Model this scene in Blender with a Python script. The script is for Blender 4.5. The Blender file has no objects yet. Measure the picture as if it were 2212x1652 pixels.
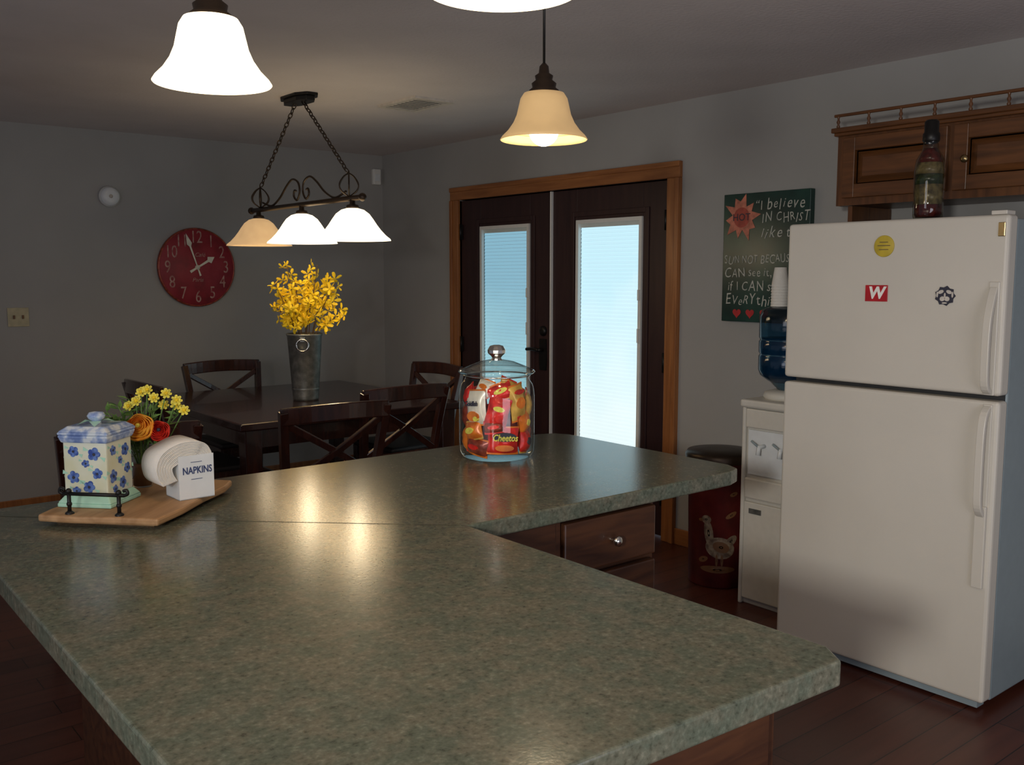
import bpy, bmesh, math, random
from mathutils import Matrix, Vector, Euler
random.seed(7)
S = bpy.context.scene
C = S.collection
PI = math.pi
R = math.radians
S.view_settings.view_transform = 'Standard'

# ------------------------------------------------------------------ materials
def _base(name):
    m = bpy.data.materials.new(name); m.use_nodes = True
    nt = m.node_tree; b = nt.nodes['Principled BSDF']
    return m, nt, b
def ramp_mat(name, stops, scale=(8,8,8), detail=4, rough=.5, metal=0, bump=0, bscale=None, emis=0, distort=0, coat=0, spec=.5):
    m, nt, b = _base(name)
    tc = nt.nodes.new('ShaderNodeTexCoord'); mp = nt.nodes.new('ShaderNodeMapping')
    mp.inputs['Scale'].default_value = scale
    n = nt.nodes.new('ShaderNodeTexNoise'); n.inputs['Scale'].default_value = 1
    n.inputs['Detail'].default_value = detail; n.inputs['Distortion'].default_value = distort
    r = nt.nodes.new('ShaderNodeValToRGB')
    while len(r.color_ramp.elements) < len(stops): r.color_ramp.elements.new(.5)
    for e, (p, c) in zip(r.color_ramp.elements, stops):
        e.position = p; e.color = (*c, 1)
    nt.links.new(tc.outputs['Object'], mp.inputs[0]); nt.links.new(mp.outputs[0], n.inputs['Vector'])
    nt.links.new(n.outputs['Fac'], r.inputs[0]); nt.links.new(r.outputs[0], b.inputs['Base Color'])
    b.inputs['Roughness'].default_value = rough; b.inputs['Metallic'].default_value = metal
    b.inputs['Specular IOR Level'].default_value = spec
    b.inputs['Coat Weight'].default_value = coat
    if emis:
        nt.links.new(r.outputs[0], b.inputs['Emission Color']); b.inputs['Emission Strength'].default_value = emis
    if bump:
        bp = nt.nodes.new('ShaderNodeBump'); bp.inputs['Strength'].default_value = bump; bp.inputs['Distance'].default_value = .01
        n2 = n
        if bscale:
            n2 = nt.nodes.new('ShaderNodeTexNoise'); n2.inputs['Scale'].default_value = bscale
            nt.links.new(tc.outputs['Object'], n2.inputs['Vector'])
        nt.links.new(n2.outputs['Fac'], bp.inputs['Height']); nt.links.new(bp.outputs[0], b.inputs['Normal'])
    return m
def plain(name, c, rough=.5, metal=0, var=.12, sc=30, **k):
    a = tuple(max(0, x*(1-var)) for x in c); d = tuple(min(1, x*(1+var)) for x in c)
    return ramp_mat(name, [(.3, a), (.7, d)], (sc,)*3, 3, rough, metal, **k)
def glow(name, c, s, base=None):
    m, nt, b = _base(name)
    tc = nt.nodes.new('ShaderNodeTexCoord'); n = nt.nodes.new('ShaderNodeTexNoise'); n.inputs['Scale'].default_value = 25
    r = nt.nodes.new('ShaderNodeValToRGB')
    r.color_ramp.elements[0].position=.3; r.color_ramp.elements[1].position=.7
    r.color_ramp.elements[0].color = (*[x*.88 for x in c], 1); r.color_ramp.elements[1].color = (*c, 1)
    nt.links.new(tc.outputs['Object'], n.inputs['Vector']); nt.links.new(n.outputs['Fac'], r.inputs[0])
    nt.links.new(r.outputs[0], b.inputs['Emission Color'])
    b.inputs['Base Color'].default_value = (*(base or c), 1)
    b.inputs['Emission Strength'].default_value = s; b.inputs['Roughness'].default_value = .4
    return m
def thin_glass(name, tint=(.95,.97,.96), f0=.04, gl=.02, k=.75):
    """thin-walled glass: clear through, Schlick reflection that is the same from either side"""
    m = bpy.data.materials.new(name); m.use_nodes = True; nt = m.node_tree; nt.nodes.clear()
    o = nt.nodes.new('ShaderNodeOutputMaterial'); mx = nt.nodes.new('ShaderNodeMixShader')
    t = nt.nodes.new('ShaderNodeBsdfTransparent'); t.inputs[0].default_value = (*tint, 1)
    g = nt.nodes.new('ShaderNodeBsdfGlossy'); g.inputs['Roughness'].default_value = gl
    lw = nt.nodes.new('ShaderNodeLayerWeight'); lw.inputs['Blend'].default_value = .5
    p = nt.nodes.new('ShaderNodeMath'); p.operation = 'POWER'; p.inputs[1].default_value = 4
    a = nt.nodes.new('ShaderNodeMath'); a.operation = 'MULTIPLY_ADD'; a.inputs[1].default_value = k; a.inputs[2].default_value = f0
    nt.links.new(lw.outputs['Facing'], p.inputs[0]); nt.links.new(p.outputs[0], a.inputs[0])
    nt.links.new(a.outputs[0], mx.inputs[0]); nt.links.new(t.outputs[0], mx.inputs[1]); nt.links.new(g.outputs[0], mx.inputs[2])
    nt.links.new(mx.outputs[0], o.inputs[0]); return m
def wood(name, c1, c2, stretch=(2,30,30), rough=.35, coat=.0, bump=.05):
    mid = tuple((a+b)/2 for a, b in zip(c1, c2))
    return ramp_mat(name, [(.3, c1), (.5, mid), (.7, c2)], stretch, 6, rough, 0, bump, distort=.6, coat=coat)

M = {}
M['wall'] = plain('wall_paint', (.37,.365,.35), .85, var=.03, sc=3, bump=.04, bscale=150)
M['ceil'] = plain('ceiling_paint', (.66,.60,.58), .9, var=.04, sc=3, bump=.2, bscale=60)
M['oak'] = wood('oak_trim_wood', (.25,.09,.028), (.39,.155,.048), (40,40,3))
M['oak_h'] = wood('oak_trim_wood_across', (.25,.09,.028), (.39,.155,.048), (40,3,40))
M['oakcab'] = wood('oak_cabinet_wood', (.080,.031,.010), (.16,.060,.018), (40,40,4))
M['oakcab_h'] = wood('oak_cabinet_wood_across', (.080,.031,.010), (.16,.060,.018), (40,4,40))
M['dkcab'] = wood('brown_base_cabinet_wood', (.040,.015,.008), (.085,.032,.013), (5,40,40))
M['doorw'] = wood('dark_door_wood', (.026,.010,.011), (.040,.016,.015), (30,30,3), .45)
M['cherry'] = wood('dark_cherry_wood', (.022,.007,.005), (.050,.015,.009), (30,30,4), .22, .3)
M['tabletop'] = wood('table_top_wood', (.018,.007,.006), (.035,.011,.009), (3,30,30), .22, .2)
M['white'] = plain('white_plastic', (.75,.75,.71), .4, var=.03)
M['cool'] = plain('water_cooler_plastic', (.64,.61,.54), .4, var=.03)
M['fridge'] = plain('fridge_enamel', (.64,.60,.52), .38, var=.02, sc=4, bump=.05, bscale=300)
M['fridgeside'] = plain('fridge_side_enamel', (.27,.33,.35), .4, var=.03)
M['gasket'] = plain('dark_gasket', (.03,.03,.03), .6)
M['black'] = plain('black_metal', (.012,.011,.010), .4, .4)
M['iron'] = plain('bronze_iron', (.045,.030,.020), .4, .7)
M['chrome'] = plain('chrome_metal', (.75,.73,.68), .18, 1, var=.04)
M['brass'] = plain('brass_metal', (.45,.33,.16), .3, 1)
M['galv'] = ramp_mat('galvanised_metal', [(.3,(.16,.17,.16)),(.55,(.27,.28,.26)),(.75,(.40,.41,.38))], (25,25,25), 6, .42, .75)
M['seatfab'] = plain('black_seat_leather', (.018,.013,.012), .5)
M['yellow'] = plain('yellow_petal', (.95,.62,.02), .6, var=.2, sc=60, emis=.05)
M['yellow2'] = plain('lemon_petal', (.85,.74,.10), .6, var=.2, sc=90)
M['orange'] = ramp_mat('orange_petal', [(.3,(.90,.26,.01)),(.7,(1,.52,.06))], (60,60,60), 3, .6)
M['red'] = plain('red_petal', (.75,.03,.015), .6, var=.25, sc=90)
M['stem'] = plain('brown_stem', (.12,.065,.025), .7)
M['green'] = plain('leaf_green', (.14,.26,.06), .6, var=.35, sc=60)
M['clockred'] = ramp_mat('clock_red_paint', [(.25,(.16,.012,.016)),(.5,(.30,.016,.028)),(.8,(.36,.035,.045))], (9,9,9), 6, .55)
M['cream'] = plain('cream_paint', (.78,.74,.60), .6)
M['clockink'] = ramp_mat('faded_cream_numerals', [(.35,(.32,.10,.09)),(.6,(.50,.31,.26))], (40,40,40), 4, .6)
M['glass'] = thin_glass('clear_glass')
M['jarglass'] = thin_glass('jar_glass', (.96,.985,.98), .06, .02, .75)
M['lidglass'] = thin_glass('jar_lid_glass', (.90,.94,.93), .16, .05, .75)
M['blueglass'] = thin_glass('blue_bottle_plastic', (.25,.47,.62), .05, .1)
M['canv'] = ramp_mat('green_canvas_paint', [(.3,(.004,.022,.019)),(.55,(.008,.042,.034)),(.75,(.015,.062,.045))], (6,6,6), 5, .24, spec=.45)
M['chalk'] = ramp_mat('white_lettering_paint', [(.35,(.36,.37,.33)),(.6,(.60,.59,.52))], (60,60,60), 4, .6)
M['sunorange'] = plain('pinkish_sun_paint', (.52,.17,.11), .5, var=.4, sc=28)
M['ink'] = plain('dark_lettering_ink', (.03,.03,.05), .6)
M['inkblue'] = plain('navy_lettering_ink', (.04,.06,.16), .6)
M['paper'] = plain('white_paper', (.78,.75,.69), .85, var=.04, bump=.15, bscale=200)
M['enamelw'] = plain('white_enamel', (.74,.77,.78), .35, var=.03)
M['ceramic'] = ramp_mat('cream_ceramic_glaze', [(.3,(.68,.68,.46)),(.7,(.76,.79,.68))], (12,12,12), 3, .2)
M['cerblue'] = ramp_mat('blue_ceramic_glaze', [(.38,(.17,.25,.50)),(.5,(.34,.44,.66)),(.60,(.68,.74,.78))], (32,32,32), 3, .2)
M['cernavy'] = ramp_mat('navy_ceramic_glaze', [(.4,(.04,.08,.32)),(.6,(.14,.24,.55))], (90,90,90), 3, .2)
M['mint'] = plain('mint_ceramic_glaze', (.42,.70,.54), .2)
M['board'] = wood('rustic_board_wood', (.32,.17,.07), (.52,.31,.15), (3,26,26), .6)
M['bagred'] = plain('red_foil_bag', (.72,.02,.012), .28, .1, var=.4, sc=30)
M['bagorange'] = plain('orange_foil_bag', (.88,.19,.015), .28, .1, var=.35, sc=30)
M['bagwhite'] = plain('white_foil_bag', (.85,.78,.64), .28, .1, var=.1, sc=25)
M['baggold'] = plain('gold_foil_bag', (.85,.45,.08), .28, .2, var=.35, sc=30)
M['bagmaroon'] = plain('maroon_foil_bag', (.30,.05,.025), .28, .2, var=.5, sc=40)
M['sticky'] = plain('yellow_magnet', (.55,.41,.04), .5)
M['wred'] = plain('red_magnet', (.45,.012,.02), .4)
M['binred'] = ramp_mat('barn_red_tin', [(.3,(.05,.006,.006)),(.6,(.11,.010,.009)),(.8,(.15,.03,.015))], (9,9,9), 4, .4)
M['goose'] = ramp_mat('painted_goose_white', [(.35,(.10,.06,.04)),(.55,(.24,.18,.12)),(.7,(.32,.26,.18))], (40,40,40), 4, .5)
M['goosebr'] = plain('painted_brown', (.16,.07,.025), .5)
M['vent'] = plain('vent_metal', (.60,.55,.48), .5)
M['ventdark'] = plain('vent_dark', (.03,.03,.03), .8)
M['paprika'] = plain('red_pepper_pieces', (.10,.008,.006), .25, var=.6, sc=50)
M['corn'] = plain('yellow_pepper_pieces', (.20,.16,.07), .25, var=.6, sc=50)
M['olive'] = plain('green_pepper_pieces', (.03,.05,.012), .25, var=.6, sc=50)
M['shade_hot'] = glow('lit_white_lamp_glass', (1,.78,.46), 5.0)
M['shade_chand'] = glow('lit_chandelier_glass', (1,.80,.50), 3.6)
M['shade_amber'] = glow('amber_lamp_glass', (.80,.50,.22), .42, (.5,.34,.16))
M['shade_mid'] = glow('amber_chandelier_glass', (.85,.52,.24), .62, (.5,.36,.2))
M['bulb'] = glow('lit_bulb', (1,.86,.58), 9)
def countermat():
    m, nt, b = _base('grey_green_laminate')
    tc = nt.nodes.new('ShaderNodeTexCoord')
    n1 = nt.nodes.new('ShaderNodeTexNoise'); n1.inputs['Scale'].default_value = 110; n1.inputs['Detail'].default_value = 3; n1.inputs['Roughness'].default_value=.6
    n2 = nt.nodes.new('ShaderNodeTexNoise'); n2.inputs['Scale'].default_value = 20; n2.inputs['Detail'].default_value = 6; n2.inputs['Roughness'].default_value=.6
    nt.links.new(tc.outputs['Object'], n1.inputs['Vector']); nt.links.new(tc.outputs['Object'], n2.inputs['Vector'])
    r1 = nt.nodes.new('ShaderNodeValToRGB'); e = r1.color_ramp.elements
    e[0].position = .28; e[0].color = (.070,.070,.052,1); e[1].position = .74; e[1].color = (.220,.215,.170,1)
    x = e.new(.40); x.color = (.118,.120,.092,1); x = e.new(.58); x.color = (.150,.152,.118,1)
    r2 = nt.nodes.new('ShaderNodeValToRGB'); e = r2.color_ramp.elements
    e[0].position = .40; e[0].color = (.74,.83,.78,1); e[1].position = .60; e[1].color = (1.0,.95,.88,1)
    mx = nt.nodes.new('ShaderNodeMix'); mx.data_type = 'RGBA'; mx.blend_type = 'MULTIPLY'; mx.inputs['Factor'].default_value = 1
    nt.links.new(n1.outputs['Fac'], r1.inputs[0]); nt.links.new(n2.outputs['Fac'], r2.inputs[0])
    nt.links.new(r1.outputs[0], mx.inputs['A']); nt.links.new(r2.outputs[0], mx.inputs['B'])
    nt.links.new(mx.outputs['Result'], b.inputs['Base Color'])
    b.inputs['Roughness'].default_value = .18; b.inputs['Specular IOR Level'].default_value = .42
    n3 = nt.nodes.new('ShaderNodeTexNoise'); n3.inputs['Scale'].default_value = 170
    bp = nt.nodes.new('ShaderNodeBump'); bp.inputs['Strength'].default_value = .06; bp.inputs['Distance'].default_value = .002
    nt.links.new(tc.outputs['Object'], n3.inputs['Vector']); nt.links.new(n3.outputs['Fac'], bp.inputs['Height']); nt.links.new(bp.outputs[0], b.inputs['Normal'])
    return m
M['counter'] = countermat()
M['seam'] = plain('laminate_seam', (.05,.05,.032), .5)
def floormat():
    m, nt, b = _base('dark_red_plank_floor')
    tc = nt.nodes.new('ShaderNodeTexCoord'); br = nt.nodes.new('ShaderNodeTexBrick')
    br.inputs['Scale'].default_value = 1; br.inputs['Brick Width'].default_value = 1.2; br.inputs['Row Height'].default_value = .12
    br.inputs['Mortar Size'].default_value = .002; br.offset = .37
    br.inputs['Color1'].default_value = (.075,.020,.012,1); br.inputs['Color2'].default_value = (.125,.035,.019,1); br.inputs['Mortar'].default_value = (.015,.005,.003,1)
    mp = nt.nodes.new('ShaderNodeMapping'); mp.inputs['Scale'].default_value = (2,30,1)
    n = nt.nodes.new('ShaderNodeTexNoise'); n.inputs['Scale'].default_value = 1; n.inputs['Detail'].default_value = 5
    r = nt.nodes.new('ShaderNodeValToRGB'); r.color_ramp.elements[0].color = (.55,.55,.55,1); r.color_ramp.elements[1].color = (1.2,1.2,1.2,1)
    mx = nt.nodes.new('ShaderNodeMix'); mx.data_type = 'RGBA'; mx.blend_type = 'MULTIPLY'; mx.inputs['Factor'].default_value = 1
    nt.links.new(tc.outputs['Object'], br.inputs['Vector']); nt.links.new(tc.outputs['Object'], mp.inputs[0]); nt.links.new(mp.outputs[0], n.inputs['Vector'])
    nt.links.new(n.outputs['Fac'], r.inputs[0]); nt.links.new(br.outputs['Color'], mx.inputs['A']); nt.links.new(r.outputs[0], mx.inputs['B'])
    nt.links.new(mx.outputs['Result'], b.inputs['Base Color']); b.inputs['Roughness'].default_value = .35
    return m
M['floor'] = floormat()
def blindmat(name, top, bot, s):  # daylight behind the blinds is emitted by the slats themselves, graded by height
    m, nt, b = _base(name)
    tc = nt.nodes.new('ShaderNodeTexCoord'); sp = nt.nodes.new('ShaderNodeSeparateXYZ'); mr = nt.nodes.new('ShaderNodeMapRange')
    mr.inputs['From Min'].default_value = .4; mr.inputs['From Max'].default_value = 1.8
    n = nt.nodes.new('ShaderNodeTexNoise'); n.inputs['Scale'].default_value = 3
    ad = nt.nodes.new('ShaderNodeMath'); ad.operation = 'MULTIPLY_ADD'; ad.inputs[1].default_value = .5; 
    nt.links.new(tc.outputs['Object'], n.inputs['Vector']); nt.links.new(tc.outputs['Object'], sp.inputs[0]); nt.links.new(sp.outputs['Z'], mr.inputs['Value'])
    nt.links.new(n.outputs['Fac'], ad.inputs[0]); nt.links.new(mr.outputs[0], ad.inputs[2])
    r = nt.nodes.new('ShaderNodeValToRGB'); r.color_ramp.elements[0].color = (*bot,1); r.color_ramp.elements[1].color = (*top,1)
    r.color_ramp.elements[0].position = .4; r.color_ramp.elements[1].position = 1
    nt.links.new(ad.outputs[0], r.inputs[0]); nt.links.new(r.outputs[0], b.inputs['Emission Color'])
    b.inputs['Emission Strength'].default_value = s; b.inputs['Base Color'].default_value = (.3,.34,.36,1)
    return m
M['blindL'] = blindmat('glowing_blind_slats_blue', (.22,.46,.60), (.36,.66,.74), .95)
M['blindR'] = blindmat('glowing_blind_slats_bright', (.56,.84,.96), (.84,.97,1.0), 1.0)

# ------------------------------------------------------------------ mesh builder
class MB:
    def __init__(s): s.v = []; s.f = []; s.sm = []; s.mi = []
    def add(s, vs, fs, smooth=False, mi=0, T=None):
        k = len(s.v)
        for p in vs:
            p = Vector(p)
            if T is not None: p = T @ p
            s.v.append(tuple(p))
        for f in fs: s.f.append(tuple(i+k for i in f)); s.sm.append(smooth); s.mi.append(mi)
        return s
    def box(s, x0, x1, y0, y1, z0, z1, T=None, mi=0):
        v = [(x0,y0,z0),(x1,y0,z0),(x1,y1,z0),(x0,y1,z0),(x0,y0,z1),(x1,y0,z1),(x1,y1,z1),(x0,y1,z1)]
        return s.add(v, [(0,3,2,1),(4,5,6,7),(0,1,5,4),(1,2,6,5),(2,3,7,6),(3,0,4,7)], False, mi, T)
    def frust(s, w0, d0, z0, w1, d1, z1, T=None, mi=0):
        v = [(-w0,-d0,z0),(w0,-d0,z0),(w0,d0,z0),(-w0,d0,z0),(-w1,-d1,z1),(w1,-d1,z1),(w1,d1,z1),(-w1,d1,z1)]
        return s.add(v, [(0,3,2,1),(4,5,6,7),(0,1,5,4),(1,2,6,5),(2,3,7,6),(3,0,4,7)], False, mi, T)
    def lathe(s, pr, c=(0,0,0), n=36, T=None, cap0=False, cap1=False, mi=0, smooth=True):
        vs = []; fs = []
        for r, z in pr:
            for i in range(n):
                a = 2*PI*i/n; vs.append((c[0]+r*math.cos(a), c[1]+r*math.sin(a), c[2]+z))
        for j in range(len(pr)-1):
            for i in range(n):
                a = j*n+i; b = j*n+(i+1)%n
                fs.append((a, b, b+n, a+n))
        if cap0: fs.append(tuple(range(n))[::-1])
        if cap1: fs.append(tuple(range((len(pr)-1)*n, len(pr)*n)))
        return s.add(vs, fs, smooth, mi, T)
    def tube(s, pts, r, n=8, T=None, mi=0, caps=True, closed=False):
        pts = [Vector(p) for p in pts]; m = len(pts)
        rr = r if isinstance(r, (list, tuple)) else [r]*m
        vs = []; fs = []; prev = None
        for i, p in enumerate(pts):
            if closed: d = pts[(i+1)%m]-pts[i-1]
            else: d = (pts[min(i+1,m-1)]-pts[max(i-1,0)])
            if d.length < 1e-9: d = Vector((0,0,1))
            d.normalize()
            if prev is None:
                u = d.orthogonal().normalized()
            else:
                u = prev - d*prev.dot(d)
                u = u.normalized() if u.length > 1e-6 else d.orthogonal().normalized()
            prev = u; w = d.cross(u)
            for k in range(n):
                a = 2*PI*k/n; vs.append(tuple(p+(u*math.cos(a)+w*math.sin(a))*rr[i]))
        for i in range(m if closed else m-1):
            for k in range(n):
                a = i*n+k; b = i*n+(k+1)%n; j = (i+1)%m
                fs.append((a, b, j*n+(k+1)%n, j*n+k))
        if caps and not closed:
            fs.append(tuple(range(n))[::-1]); fs.append(tuple(range((m-1)*n, m*n)))
        return s.add(vs, fs, True, mi, T)
    def bar(s, p0, p1, w, h, up=(0,0,1), T=None, mi=0, w1=None, h1=None):
        p0 = Vector(p0); p1 = Vector(p1); d = (p1-p0).normalized(); u = Vector(up)
        a = d.cross(u)
        a = a.normalized() if a.length > 1e-6 else d.orthogonal().normalized()
        b = a.cross(d).normalized(); w1 = w1 or w; h1 = h1 or h
        vs = []
        for p, ww, hh in ((p0,w,h),(p1,w1,h1)):
            for sa, sb in ((-1,-1),(1,-1),(1,1),(-1,1)): vs.append(tuple(p+a*sa*ww/2+b*sb*hh/2))
        return s.add(vs, [(0,3,2,1),(4,5,6,7),(0,1,5,4),(1,2,6,5),(2,3,7,6),(3,0,4,7)], False, mi, T)
    def sweep(s, pts, w, h, up=(0,0,1), T=None, mi=0):
        pts = [Vector(p) for p in pts]; m = len(pts); u = Vector(up); vs = []; fs = []
        ws = w if isinstance(w, (list,tuple)) else [w]*m; hs = h if isinstance(h, (list,tuple)) else [h]*m
        for i, p in enumerate(pts):
            d = (pts[min(i+1,m-1)]-pts[max(i-1,0)]).normalized()
            a = d.cross(u).normalized(); b = a.cross(d).normalized()
            for sa, sb in ((-1,-1),(1,-1),(1,1),(-1,1)): vs.append(tuple(p+a*sa*ws[i]/2+b*sb*hs[i]/2))
        for i in range(m-1):
            for k in range(4): fs.append((i*4+k, i*4+(k+1)%4, (i+1)*4+(k+1)%4, (i+1)*4+k))
        fs.append((3,2,1,0)); q = (m-1)*4; fs.append((q,q+1,q+2,q+3))
        return s.add(vs, fs, False, mi, T)
    def prism(s, poly, z0, z1, T=None, mi=0):
        n = len(poly)
        vs = [(x,y,z0) for x,y in poly]+[(x,y,z1) for x,y in poly]
        fs = [tuple(range(n))[::-1], tuple(range(n,2*n))]+[(i,(i+1)%n,n+(i+1)%n,n+i) for i in range(n)]
        return s.add(vs, fs, False, mi, T)
    def ball(s, c, r, n=12, T=None, mi=0, sz=1):
        k = max(4, n//2); pr = [(max(.0004, r*math.sin(PI*i/k)), -r*sz*math.cos(PI*i/k)) for i in range(k+1)]
        return s.lathe(pr, c, n, T, mi=mi)
    def text(s, st, size, T, ext=.001, mi=0, align='CENTER', shear=0, squash=1, bold=0):
        cu = bpy.data.curves.new('t', 'FONT'); cu.body = st; cu.size = size; cu.extrude = ext
        cu.align_x = align; cu.align_y = 'CENTER'; cu.shear = shear; cu.resolution_u = 3; cu.offset = bold
        ob = bpy.data.objects.new('t', cu); C.objects.link(ob)
        bpy.context.view_layer.update()
        me = bpy.data.meshes.new_from_object(ob.evaluated_get(bpy.context.evaluated_depsgraph_get()))
        vs = [(v.co.x*squash, v.co.y, v.co.z) for v in me.vertices]
        s.add(vs, [tuple(p.vertices) for p in me.polygons], False, mi, T)
        s.adv = max([v[0] for v in vs]+[0])
        bpy.data.objects.remove(ob); bpy.data.meshes.remove(me); bpy.data.curves.remove(cu)
        return s
    def build(s, name, mats, parent=None, loc=(0,0,0), rz=0, bevel=0, seg=2, recalc=True):
        me = bpy.data.meshes.new(name); me.from_pydata(s.v, [], s.f)
        if not isinstance(mats, (list,tuple)): mats = [mats]
        for m in mats: me.materials.append(m)
        me.polygons.foreach_set('use_smooth', s.sm); me.polygons.foreach_set('material_index', s.mi)
        if recalc:
            bm = bmesh.new(); bm.from_mesh(me); bmesh.ops.recalc_face_normals(bm, faces=bm.faces); bm.to_mesh(me); bm.free()
        me.update()
        o = bpy.data.objects.new(name, me); C.objects.link(o); o.parent = parent; o.location = loc; o.rotation_euler = (0,0,rz)
        if bevel:
            b = o.modifiers.new('bevel', 'BEVEL'); b.width = bevel; b.segments = seg; b.limit_method = 'ANGLE'; b.angle_limit = R(40)
        return o
def thing(name, label, cat, loc=(0,0,0), rz=0, group=None):
    o = bpy.data.objects.new(name, None); C.objects.link(o); o.location = loc; o.rotation_euler = (0,0,rz)
    o['label'] = label; o['category'] = cat
    if group: o['group'] = group
    o.empty_display_size = .05
    return o
def tag(o, label, cat, group=None):
    o['label'] = label; o['category'] = cat
    if group: o['group'] = group
    return o
def struct(o):
    o['kind'] = 'structure'
    return o
def kids(o): return [c for c in bpy.data.objects if c.parent == o]
def dup(root, loc, rz, label, group=None):
    r = root.copy(); C.objects.link(r); r.location = loc; r.rotation_euler = (0,0,rz); r['label'] = label
    if group: r['group'] = group
    for ch in kids(root):
        c = ch.copy(); C.objects.link(c); c.parent = r
        for g in kids(ch):
            d = g.copy(); C.objects.link(d); d.parent = c
    return r
def frame(o, x, y):
    x = Vector(x).normalized(); y = Vector(y).normalized(); z = x.cross(y)
    return Matrix(((x.x,y.x,z.x,o[0]),(x.y,y.y,z.y,o[1]),(x.z,y.z,z.z,o[2]),(0,0,0,1)))
def smooth_path(pts, k=6):
    P = [Vector(p) for p in pts]; out = []
    for i in range(len(P)-1):
        a = P[max(i-1,0)]; b = P[i]; c = P[i+1]; d = P[min(i+2,len(P)-1)]
        for j in range(k):
            t = j/k
            out.append(.5*((2*b)+(c-a)*t+(2*a-5*b+4*c-d)*t*t+(3*b-a-3*c+d)*t**3))
    out.append(P[-1]); return out

XW = 3.95; YW = 6.46; ZC = 2.40
# ------------------------------------------------------------------ the room
struct(MB().box(-1.5, XW+.12, -1.5, YW+.12, -.06, 0).build('floor', M['floor']))
struct(MB().box(-1.5, XW+.12, -1.5, YW+.12, ZC, ZC+.06).build('ceiling', M['ceil']))
struct(MB().box(-1.5, XW+.12, YW, YW+.12, 0, ZC).build('wall_left', M['wall']))
DY0, DY1, DZ = 3.512, 5.439, 2.0
w = MB(); w.box(XW, XW+.12, -1.5, DY0, 0, ZC); w.box(XW, XW+.12, DY1, YW, 0, ZC); w.box(XW, XW+.12, DY0, DY1, DZ, ZC)
struct(w.build('wall_back', M['wall']))
struct(MB().box(XW-.014, XW, 2.30, DY0-.09, 0, .09).box(XW-.014, XW, DY1+.09, YW, 0, .09).build('baseboard_back', M['oak_h'], bevel=.003))
struct(MB().box(-1.5, XW-.014, YW-.014, YW, 0, .09).build('baseboard_left', M['oak'], bevel=.003))
for i, (a, b, c, d, mt) in enumerate(((DY0-.09, DY0, 0, DZ, 'oak'), (DY1, DY1+.09, 0, DZ, 'oak'), (DY0-.09, DY1+.09, DZ, DZ+.087, 'oak_h'))):
    m = MB().box(XW-.022, XW+.11, a, b, c, d)
    if i < 2: m.box(XW-.030, XW-.022, (a if i == 0 else b-.03), (a+.03 if i == 0 else b), c, d)
    else: m.box(XW-.030, XW-.022, a, b, d-.03, d)
    struct(m.build('trim_%d' % (i+1), M[mt], bevel=.004))
def leaf(name, y0, y1, g0, g1, bm, hinge_y, slat):
    x0, x1 = XW+.01, XW+.05; z0, zt = .28, 1.81
    m = MB().box(x0,x1,y0,g0,.015,DZ-.005).box(x0,x1,g1,y1,.015,DZ-.005).box(x0,x1,g0,g1,.015,z0).box(x0,x1,g0,g1,zt,DZ-.005)
    for a,b,c,d in ((g0-.05,g0-.02,z0-.05,zt+.05),(g1+.02,g1+.05,z0-.05,zt+.05)): m.box(x0-.008,x0,a,b,c,d)
    for c,d in ((z0-.05,z0-.02),(zt+.02,zt+.05)): m.box(x0-.008,x0,g0-.02,g1+.02,c,d)
    o = struct(m.build(name, M['doorw'], bevel=.003))
    f = MB(); 
    f.box(x0-.012,x0+.01,g0,g0+.022,z0,zt).box(x0-.012,x0+.01,g1-.022,g1,z0,zt).box(x0-.012,x0+.01,g0+.022,g1-.022,z0,z0+.022).box(x0-.012,x0+.01,g0+.022,g1-.022,zt-.022,zt)
    f.build('window_frame', M['white'], o)
    MB().add([(x0+.006,g0+.02,z0+.02),(x0+.006,g1-.02,z0+.02),(x0+.006,g1-.02,zt-.02),(x0+.006,g0+.02,zt-.02)],[(0,1,2,3)]).build('window_glass', M['glass'], o)
    b = MB(); z = z0+.03
    while z < zt-.04:
        b.add([(x0+.016,g0+.018,z),(x0+.020,g0+.018,z+slat),(x0+.020,g1-.018,z+slat),(x0+.016,g1-.018,z)], [(0,1,2,3)]); z += .0225
    b.build('blinds', bm, o)
    MB().box(x0+.010,x0+.030,g0+.022,g1-.022,zt-.045,zt-.02).build('blind_headrail', M['white'], o)
    for z in ((1.10,1.18),(1.34,1.40)):
        MB().box(x0-.022,x0-.012,g0+.004,g0+.018,z[0],z[1]).build('blind_slider', M['white'], o)
    for z in (.25, 1.0, 1.78):
        MB().box(x0-.016,x0-.004,hinge_y-.012,hinge_y+.012,z-.05,z+.05).tube([(x0-.016,hinge_y,z-.055),(x0-.016,hinge_y,z+.055)],.008).build('hinge', M['black'], o)
    return o
dl = leaf('door_1', 4.480, DY1-.004, 4.69, 5.21, M['blindL'], DY1-.016, .0212)
dr = leaf('door_2', DY0+.004, 4.470, 3.71, 4.25, M['blindR'], DY0+.016, .0223)
TX = frame((XW+.01, 4.555, 1.13), (0,-1,0), (0,0,1))
MB().lathe([(.032,0),(.032,.012),(.024,.02),(.014,.022)], T=TX, n=24, cap1=True).build('deadbolt', M['black'], dl)
hb = MB(); TX = frame((XW+.01, 4.555, .98), (0,-1,0), (0,0,1))
hb.add(*[[(x,y,z) for z in (0,.01) for x,y in ((-.03,-.10),(.03,-.10),(.036,-.03),(.03,.10),(-.03,.10),(-.036,-.03))], [tuple(range(6))[::-1],tuple(range(6,12))]+[(i,(i+1)%6,6+(i+1)%6,6+i) for i in range(6)]], T=TX)
hb.tube([(0,.03,.01),(0,.03,.05)],.011,T=TX); hb.tube(smooth_path([(0,.03,.05),(-.05,.035,.055),(-.11,.03,.05)]),.011,T=TX)
hb.build('door_handle', M['black'], dl)
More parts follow.
